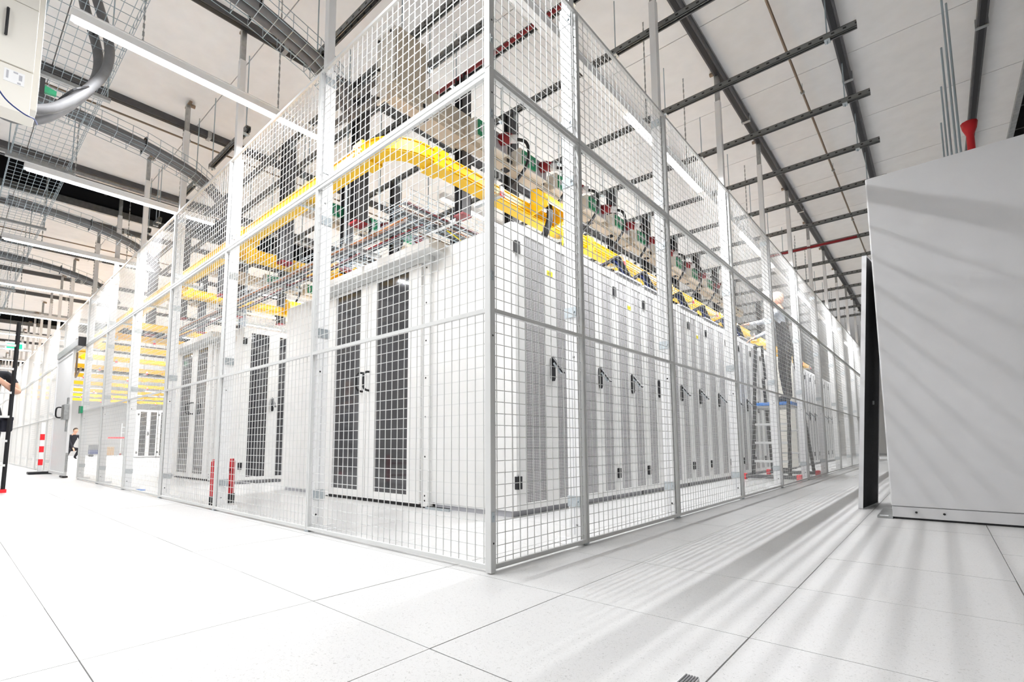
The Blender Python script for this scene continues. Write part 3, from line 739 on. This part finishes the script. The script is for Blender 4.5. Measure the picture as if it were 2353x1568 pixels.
LOOP = [(-1.03, 3.9), (-1.0, 3.72), (-.915, 3.446), (-.904, 3.249), (-.966, 3.06), (-1.145, 2.79), (-1.31, 2.70), (-1.45, 2.75)]
for s, nm in ((-.05, 'left'), (.055, 'right')):
    tag(T([(-3.0+s, y+s*.4, z+s*.5) for y, z in LOOP], .031, 10).build('loop_conduit', 'rubber_grey', smooth=True), 'thick grey conduit looping under the hanging power cabinet, %s of the pair' % nm, 'conduit', 'looping conduits')
t = thing('cable_tie', 'black cable tie round the looping conduits, lower one', 'cable tie'); T([(-3.09, -1.06, 2.89), (-3.0, -1.13, 2.86), (-2.90, -1.06, 2.95), (-2.92, -.98, 3.03)], .008, 5).build('tie_band', 'black', t)
t = thing('cable_tie', 'black cable tie round the looping conduits, upper one', 'cable tie'); T([(-3.10, -.96, 3.5), (-2.94, -.96, 3.5), (-2.90, -.88, 3.5), (-2.95, -.85, 3.5)], .008, 5).build('tie_band', 'black', t)
# hanging power cabinet, top left
t = thing('hanging_power_cabinet', 'cream metal power cabinet hanging at the upper left with black handle', 'power cabinet', (-2.0, -1.281, 2.211)); t.scale = (.829, .829, .829)
B(-.28, -.035, -.62, -.002, .06, 1.2).build('cabinet_body', 'cream_paint', t, bevel=.006)
B(-.032, 0, -.60, -.033, .285, 1.2-.5).build('upper_door', 'cream_paint', t, bevel=.004)
B(-.032, -.004, -.60, -.033, .705, 1.2).build('top_door', 'cream_paint', t, bevel=.004)
B(-.034, -.004, -.60, -.035, .0, .28).build('lower_cover', 'cream_paint', t, bevel=.004)
T([(0, -.168, .46), (.02, -.168, .465), (.02, -.168, .61), (0, -.168, .615)], .008, 6).build('door_handle', 'black', t, True)
st = B(-.004, -.002, -.16, -.07, .17, .25).build('info_sticker', 'white_paint', t)
for q, (ya, yb, za, zb) in enumerate(((-.15, -.14, .19, .24), (-.12, -.10, .235, .245), (-.095, -.08, .20, .235), (-.10, -.085, .175, .185))): B(-.002, -.001, ya, yb, za, zb).build('sticker_print', 'ink_soft', st)
tag(T([tuple(CAM+(Vector(q)-CAM)*.83) for q in ((-2.62, -1.44, 2.66), (-2.62, -1.38, 2.57), (-2.64, -1.30, 2.53), (-2.7, -1.25, 2.55), (-2.9, -1.22, 2.62))], .0035, 6).build('blue_lead', 'blue_cable', smooth=True), 'thin blue lead hanging below the upper left power cabinet', 'cable')
t = thing('green_indicator', 'green indicator tab beside the upper left power cabinet', 'indicator', (-2.28, -1.245, 2.51)); MB().prism([(0, 0), (.05, .005), (.05, .03), (.0, .04)], 'x', 0, .02).build('tab', 'green', t); B(0, .02, -.02, 0, -.02, .08).build('tab_mount', 'black', t)
# rods and red pipe over the right cabinet
for k, y in enumerate((3.9, 3.98, 4.6, 5.3, 6.1)):
    tag(T([(1.67+.03*(k == 1), y, 0), (1.67+.03*(k == 1), y, 4.3)], .008, 6).build('threaded_rod', 'galv_wire'), 'thin bluish rod hanging behind the grey cabinet, %s from the front' % ORD[k], 'rod', 'rods behind the cabinet')
t = thing('red_pipe', 'short dark red pipe with a flared top behind the grey cabinet', 'pipe', (1.80, 4.5, 0))
T([(0, 0, 0), (0, 0, 3.30), (0, 0, 3.36), (0, 0, 3.42)], [.028, .028, .05, .06], 10).build('pipe_body', 'red', t, True)

# ================================================================ right cabinet and leaning panel
t = thing('grey_cabinet', 'tall plain grey cabinet at the right edge of the aisle', 'cabinet', (1.12, 2.80, 0))
B(0, 1.5, 0, 1.05, .085, 2.42).build('cabinet_shell', 'cabinet_grey', t, bevel=.008)
B(.004, 1.5, .004, 1.04, .012, .082).build('plinth', 'cabinet_grey', t, bevel=.003); B(.01, 1.5, .01, 1.03, 0, .012).build('plinth_shadow_gap', 'black', t)
pb = T([(0, .004, .05), (0, .001, .05)], .007, 8).mesh('plinth_bolt', 'black')
for q in (.13, .27): link('plinth_bolt', pb, t, (q, 0, 0))
t = thing('floor_rail_plate', 'small grey floor rail with a white tag at the foot of the grey cabinet', 'rail', (1.04, 2.72, 0))
B(0, .085, .06, .55, 0, .014).build('plate', 'steel', t); B(.012, .06, .075, .105, .014, .017).build('tag_label', 'white_paint', t)
t = thing('leaning_panel', 'loose white cabinet panel with dark lining leaning on the grey cabinet', 'panel', (.885, 3.25, 0), -.095)
an = math.atan2(.145, 1.95); mx = Matrix.Rotation(an, 4, 'Y')
MB().box(0, .004, 0, .56, 0, 2.0, mx).box(.004, .03, 0, .006, 0, 2.0, mx).box(.004, .03, .554, .56, 0, 2.0, mx).box(.004, .03, 0, .56, 0, .006, mx).box(.004, .03, 0, .56, 1.994, 2.0, mx).build('panel_shell', 'cabinet_grey', t)
MB().box(.0045, .026, .008, .552, .008, 1.99, mx).build('dark_lining', 'foam_dark', t)
MB().box(.026, .034, .30, .33, .83, .86, mx).build('latch', 'steel', t)
# ribbed strip at the bottom edge
t = thing('ribbed_strip', 'small grey ribbed strip on the floor at the bottom edge', 'strip', (.957, -.383, 0), PI/2)
B(-.14, 0, -.016, .016, 0, .012).build('strip_base', 'cabinet_grey', t)
for q in range(5): B(-.14, 0, -.014+.006*q, -.011+.006*q, .012, .014).build('rib', 'rubber_grey', t)

# ================================================================ people
def person(name, label, loc, rz, J, cloth, hairmat='hair', shoes=True):
    """J: joint dict in local coords; body grown as one skin with fingers, head with face"""
    t = thing(name, label, 'person', loc, rz)
    verts, edges, rad = [], [], []
    def v(p, r): verts.append(tuple(p)); rad.append(r if isinstance(r, tuple) else (r, r)); return len(verts)-1
    def e(a, b): edges.append((a, b)); return b
    H = Vector
    pel = v(J['pelvis'], (.125, .10)); sp1 = e(pel, v(H(J['pelvis']).lerp(H(J['chest']), .5), (.12, .095))); ch = e(sp1, v(J['chest'], (.14, .10)))
    nk = e(ch, v(J['neck'], .055)); hd0 = e(nk, v(H(J['neck'])+(H(J['head'])-H(J['neck']))*.55, .052))
    ends = []
    for s in ('l', 'r'):
        sh = e(ch, v(J['sh'+s], .062)); el = e(sh, v(J['el'+s], .043)); wr = e(el, v(J['wr'+s], .028)); ends.append((s, wr))
        d = (H(J['wr'+s])-H(J['el'+s])).normalized()
        side = d.cross(H(J.get('palm'+s, (0, 0, 1)))).normalized(); nrm = side.cross(d)
        pm = e(wr, v(H(J['wr'+s])+d*.05, (.032, .016)))
        curl = J.get('curl', .35)
        for q in range(4):
            o_ = (q-1.5)*.019; L_ = (.030, .036, .034, .027)[q]
            b0 = H(J['wr'+s])+d*.085+side*o_
            f0 = e(pm, v(b0, .0105)); f1 = e(f0, v(b0+d*L_-nrm*L_*curl*.5, .009)); e(f1, v(b0+d*L_*1.75-nrm*L_*curl*1.8, .0078))
        th = H(J['wr'+s])+d*.035+side*(-.036)
        f0 = e(pm, v(th, .0115)); e(f0, v(th+d*.032-side*.012-nrm*.012, .0095))
        hp = e(pel, v(J['hp'+s], .09)); kn = e(hp, v(J['kn'+s], .062)); an_ = e(kn, v(J['an'+s], .042))
        toe = H(J.get('toe', (1, 0, 0))); e(an_, v(H(J['an'+s])+toe*.14+H((0, 0, -.045)), (.045, .03)))
    me = bpy.data.meshes.new('body'); me.from_pydata(verts, edges, [])
    ob = bpy.data.objects.new('body', me); COL.objects.link(ob)
    sk = ob.modifiers.new('skin', 'SKIN'); sk.use_smooth_shade = True
    for q, d in enumerate(me.skin_vertices[0].data): d.radius = rad[q]; d.use_root = (q == pel)
    sb = ob.modifiers.new('sub', 'SUBSURF'); sb.levels = 1; sb.render_levels = 1
    dg = bpy.context.evaluated_depsgraph_get(); bm_ = bpy.data.meshes.new_from_object(ob.evaluated_get(dg))
    bpy.data.objects.remove(ob)
    # head (same mesh)
    hc = H(J['head']); look = H(J.get('look', (1, 0, 0))).normalized(); sd = look.cross(H((0, 0, 1))).normalized(); up = sd.cross(look)
    hb = MB(); hb.ball((0, 0, 0), .098, .076, .118, 16, 12)
    for q, p in enumerate(hb.v):                      # jaw taper
        if p[2] < 0: k_ = 1+p[2]*2.2; hb.v[q] = (p[0]*k_+.01*(-p[2])*3, p[1]*k_, p[2])
    hb.ball((.098, 0, -.018), .02, .014, .026, 8, 6)
    for s_ in (-1, 1): hb.ball((-.005, s_*.078, -.01), .018, .010, .03, 8, 6)
    hb.ball((.082, 0, -.062), .012, .026, .008, 8, 5)
    R_ = Matrix((look, -sd, up)).transposed()
    import bmesh
    bb = bmesh.new(); bb.from_mesh(bm_)
    nv = [bb.verts.new(tuple(hc+R_ @ H(p))) for p in hb.v]
    nfc = len(bb.faces)
    for f in hb.f:
        try: bb.faces.new([nv[i] for i in dict.fromkeys(f)])
        except ValueError: pass
    bmesh.ops.remove_doubles(bb, verts=nv, dist=.0005)
    bb.to_mesh(bm_); bb.free()
    bm_.materials.clear()
    for q in ('skin', cloth[0], cloth[1], 'black'): bm_.materials.append(M[q])
    def seg(p, a, b):
        a, b = H(a), H(b); ab = b-a; t_ = max(0, min(1, (p-a).dot(ab)/ab.length_squared)); return (p-(a+ab*t_)).length
    for pl in bm_.polygons:
        pl.use_smooth = True; c = pl.center
        if (c-hc).length < .15: pl.material_index = 0; continue
        cand = [(seg(c, J['pelvis'], J['chest']), 'tor'), (seg(c, J['chest'], J['neck'])+.02, 'tor'), (seg(c, J['neck'], J['head']), 'skin')]
        for s in 'lr':
            hand = H(J['wr'+s])+(H(J['wr'+s])-H(J['el'+s])).normalized()*.15
            cand += [(seg(c, J['sh'+s], H(J['sh'+s]).lerp(H(J['el'+s]), .45 if J.get('bare') else 1)), 'arm'), (seg(c, H(J['sh'+s]).lerp(H(J['el'+s]), .55), J['el'+s]) if J.get('bare') else 9, 'skin'), (seg(c, J['chest'], J['sh'+s])+.03, 'arm'), (seg(c, J['el'+s], J['wr'+s]), J.get('fore', 'arm')), (seg(c, J['wr'+s], hand), 'skin'),
                     (seg(c, J['pelvis'], J['hp'+s]), 'leg'), (seg(c, J['hp'+s], J['kn'+s]), 'leg'), (seg(c, J['kn'+s], J['an'+s]), 'leg'), ((c-H(J['an'+s])).length-.02 if c.z < J['an'+s][2] else 9, 'shoe')]
        k_ = min(cand)[1]
        pl.material_index = {'skin': 0, 'tor': 2 if J.get('vest') else 1, 'arm': 1, 'leg': 2, 'shoe': 3}[k_]
    link('body', bm_, t)
    hr = MB(); hr.ball((-.012, 0, .012), .100, .082, .118, 14, 10)
    hr.v = [tuple(hc+R_ @ H((p[0] if not (p[0] > .03 and p[2] < .07) else .03, p[1], max(p[2], -.05)))) for p in hr.v]
    hr.build('hair', hairmat, t, True)
    ey = MB()
    for s_ in (-1, 1): ey.ball(tuple(hc+R_ @ H((.088, s_*.032, .006))), .009, .009, .009, 8, 6)
    ey.build('eyes', 'eye', t, True)
    return t
# worker on the platform ladder inside the cage
person('person', 'person in pale grey sleeves and dark vest working on the ladder inside the cage', (-.22, 6.60, 1.09), PI,
    dict(pelvis=(0, 0, .92), chest=(.04, 0, 1.22), neck=(.06, 0, 1.43), head=(.09, 0, 1.55), look=(1, .1, .15),
         shl=(.03, .19, 1.36), ell=(.22, .20, 1.20), wrl=(.42, .12, 1.22), shr=(.03, -.19, 1.36), elr=(.20, -.24, 1.16), wrr=(.43, -.14, 1.05),
         hpl=(0, .10, .85), knl=(.03, .11, .48), anl=(0, .11, .08), hpr=(0, -.10, .85), knr=(.03, -.11, .48), anr=(0, -.11, .08), vest=True, palml=(0, 0, 1), palmr=(0, 0, 1)),
    ('shirt', 'dark_cloth'), 'skin')
t = thing('platform_ladder', 'black platform ladder with blue tray and red feet inside the cage', 'ladder', (0, 0, 0))
def stile(p, q, n='stile'): T([p, q], .024, 6).build(n, 'black', t)
stile((-.62, 6.12, .06), (-.58, 6.42, 1.95)); stile((-.16, 6.12, .06), (-.16, 6.42, 1.95))
stile((-.68, 7.45, .05), (-.60, 6.85, 1.5), 'rear_stile'); stile((-.10, 7.45, .05), (-.14, 6.85, 1.5), 'rear_stile')
for z in (.24, .50, .76): f = (z-.06)/1.89; B(-.60, -.17, 6.11+.3*f, 6.19+.3*f, z, z+.03).build('tread', 'cage_paint', t)
for z in (.35, .7): f = (z-.05)/1.45; T([(-.67+.07*f, 7.45-.6*f, z), (-.11-.03*f, 7.45-.6*f, z)], .012, 6).build('rear_rung', 'cage_paint', t)
B(-.62, -.12, 6.28, 6.88, 1.045, 1.09).build('platform', 'blue', t, bevel=.008); B(-.61, -.13, 6.3, 6.86, 1.01, 1.043).build('platform_frame', 'steel', t)
T([(-.58, 6.42, 1.93), (-.56, 6.7, 1.99), (-.58, 6.9, 1.5)], .018, 6).build('hand_rail', 'black', t, True)
T([(-.16, 6.42, 1.93), (-.16, 6.7, 1.99), (-.15, 6.9, 1.5)], .018, 6).build('hand_rail', 'black', t, True)
for y in (6.12, 7.45):
    B(-.74, -.06, y-.03, y+.03, .02, .07).build('base_bar', 'dark_steel', t)
    for x in (-.77, -.08): B(x, x+.06, y-.045, y+.045, 0, .085).build('red_foot', 'red_bright', t, bevel=.01)
# person and ladder cut by the left edge
person('person', 'person in dark work clothes with bare forearm at the left edge', (-6.95, -1.19, 0), 0,
    dict(pelvis=(0, 0, .95), chest=(0, 0, 1.28), neck=(0, 0, 1.48), head=(.02, 0, 1.62), look=(1, .2, 0),
         shl=(0, .18, 1.40), ell=(.06, .285, 1.16), wrl=(.22, .10, 1.30), shr=(0, -.18, 1.40), elr=(.06, -.27, 1.15), wrr=(.24, -.12, 1.25),
         hpl=(0, .10, .88), knl=(.02, .10, .48), anl=(0, .10, .08), hpr=(0, -.10, .88), knr=(.02, -.10, .48), anr=(0, -.10, .08), fore='skin', bare=True, palml=(0, 0, 1), palmr=(0, 0, 1)),
    ('dark_cloth', 'dark_cloth'))
t = thing('tool_pouch', 'dark blue tool pouch on the hip of the person at the left edge', 'pouch', (-6.85, -.99, .70)); B(-.05, .05, -.05, .055, 0, .17).build('pouch_body', 'navy_black', t, bevel=.02); B(-.05, .05, -.055, .058, .13, .175).build('pouch_flap', 'navy_black', t, bevel=.01)
t = thing('black_ladder', 'black ladder with red foot standing at the left edge', 'ladder', (-6.75, -.975, 0))
T([(0, 0, .04), (-.02, .012, 2.0)], .022, 6).build('stile', 'black', t); T([(.02, -.42, .04), (0, -.36, 2.0)], .022, 6).build('stile', 'black', t)
T([(-.9, .06, .04), (-.05, .02, 1.95)], .018, 6).build('rear_stile', 'black', t)
for z in (.3, .58, .86, 1.14, 1.42, 1.70): B(-.03, .03, -.40, 0, z, z+.025).build('rung', 'cage_paint', t)
B(-.03, .03, -.03, .03, 0, .04).build('red_foot', 'red_bright', t); B(-.01, .05, -.45, -.39, 0, .04).build('red_foot', 'red_bright', t)
# kneeling worker seen through the gate opening
person('person', 'person in dark clothes crouching beyond the sliding gate', (-25.4, 2.05, 0), .3,
    dict(pelvis=(0, 0, .45), chest=(.22, 0, .88), neck=(.30, 0, 1.06), head=(.36, 0, 1.17), look=(1, 0, -.4),
         shl=(.22, .18, .98), ell=(.42, .2, .72), wrl=(.55, .16, .48), shr=(.22, -.18, .98), elr=(.42, -.2, .72), wrr=(.55, -.14, .48),
         hpl=(.02, .11, .42), knl=(.40, .16, .42), anl=(.12, .14, .09), hpr=(.02, -.11, .42), knr=(.38, -.16, .40), anr=(.10, -.14, .09), palml=(0, 0, 1), palmr=(0, 0, 1)),
    ('dark_cloth', 'dark_cloth'))

# ================================================================ small floor things
t = thing('red_stand', 'low red stand with black rubber feet behind the second left post', 'stand', (-3.39, .10, 0))
for (x, y) in ((0, 0), (-.15, .20)):
    mxl = Matrix.Translation((x, y, .085)) @ Matrix.Rotation(math.radians(-53), 4, 'Z')
    MB().box(-.026, .026, -.014, .014, 0, .30, mxl).box(-.020, .020, -.012, .012, .30, .318, mxl).build('red_leg', 'red', t, bevel=.004)
    MB().box(-.030, .030, -.02, .02, -.085, .002, mxl).build('black_foot', 'black', t, bevel=.006)
    MB().box(-.006, .006, -.0165, -.0145, .06, .24, mxl).build('leg_groove', 'dark_red', t)
MB().tube([(-.01, .02, .30), (-.14, .18, .30)], .012, 8).tube([(-.01, .02, .16), (-.14, .18, .16)], .012, 8).build('cross_bar', 'dark_red', t, True)
t = thing('barrier_post', 'white barrier post with red bands on a black rubber base', 'barrier post', (-11.75, -.17, 0))
MB().box(-.15, .15, -.17, .17, 0, .05).build('rubber_base', 'black', t, bevel=.012)
B(-.02, .02, -.03, .03, .05, 1.0).build('post_blade', 'white_paint', t)
for a in (.17, .42, .655): B(-.023, .023, -.033, .033, a, a+.115).build('red_band', 'red_bright', t)
# exit sign
t = thing('exit_sign', 'hanging white and green emergency exit sign down the left aisle', 'sign', (-14.5, -.645, 2.74))
B(-.02, .02, 0, .30, 0, .19).build('sign_box', 'sign_white', t)
B(.0205, .023, .02, .28, .035, .15).build('green_field', 'sign_green', t)
sg = MB(); X_ = .0235
def bar(y0, z0, y1, z1, w):
    d = Vector((0, y1-y0, z1-z0)).normalized(); n_ = Vector((0, -d.z, d.y))*w/2
    p = [Vector((X_, y0, z0))+n_, Vector((X_, y0, z0))-n_, Vector((X_, y1, z1))-n_, Vector((X_, y1, z1))+n_]; sg.quad(*p)
bar(.20, .115, .20, .075, .022); bar(.20, .08, .225, .05, .012); bar(.20, .08, .175, .06, .012); bar(.20, .11, .225, .09, .009); bar(.20, .11, .178, .10, .009)
sg.ball((X_, .202, .130), .001, .010, .010, 8, 6)
bar(.13, .09, .07, .09, .014); sg.quad((X_, .075, .115), (X_, .045, .09), (X_, .075, .065))
sg.build('pictogram', 'white_paint', t)
for y in (.05, .25): T([(0, y, .19), (0, y, ZC-2.74)], .004, 5).build('hanger_wire', 'galv_wire', t)
# far end of the open area behind the cage
for k, (x, y) in enumerate(((-36.5, 5.9), (-28.6, 5.85))):
    t = thing('scaffold_frame', 'distant pale scaffold ladder frame on wheels, %s one' % ('farther' if k == 0 else 'nearer'), 'scaffold', (x, y, 0))
    for q in (0, .7): T([(0, q, .1), (0, q, 1.95)], .025, 6).build('upright', 'cage_paint', t); T([(0, q, 0), (0, q, .1)], .05, 8).build('caster', 'dark_red', t)
    for z in (.3, .65, 1.0, 1.35, 1.7): T([(0, 0, z), (0, .7, z)], .018, 6).build('rung', 'cage_paint', t)
t = thing('barrier_tape', 'red and white barrier tape stretched across the far open area', 'barrier tape', (0, 0, 0))
B(-32.0, -31.98, 4.3, 7.2, .95, 1.03).build('tape', 'red_bright', t)
for y in (4.3, 7.2): T([(-31.99, y, 0), (-31.99, y, 1.1)], .02, 8).build('tape_post', 'white_paint', t); T([(-31.99, y, 0), (-31.99, y, .03)], .15, 12).build('post_base', 'black', t)
t = thing('trolley', 'low blue and grey trolley standing on the far floor', 'trolley', (-31.9, 3.7, 0))
B(-.3, .3, 0, .62, .14, .34).build('trolley_bed', 'blue_cable', t); B(-.3, .3, 0, .62, .34, .62).build('trolley_load', 'rubber_grey', t)
for x in (-.25, .25):
    for y in (.08, .54): T([(x-.02, y, .07), (x+.02, y, .07)], .07, 10).build('wheel', 'black', t, True)
t = thing('cardboard_box', 'brown cardboard box on the far floor beside the scaffold', 'box', (-36.8, 5.1, 0)); B(-.25, .25, 0, .5, 0, .5).build('box_body', 'cardboard', t, bevel=.01); B(-.25, .25, .22, .28, .501, .504).build('tape_strip', 'beige', t)
t = thing('blue_rag', 'small blue rag on the floor behind the left mesh face', 'rag', (-5.86, .09, 0)); MB().prism([(0, 0), (.12, .01), (.14, .06), (.05, .08), (-.02, .05)], 'z', 0, .012).build('cloth', 'blue', t)
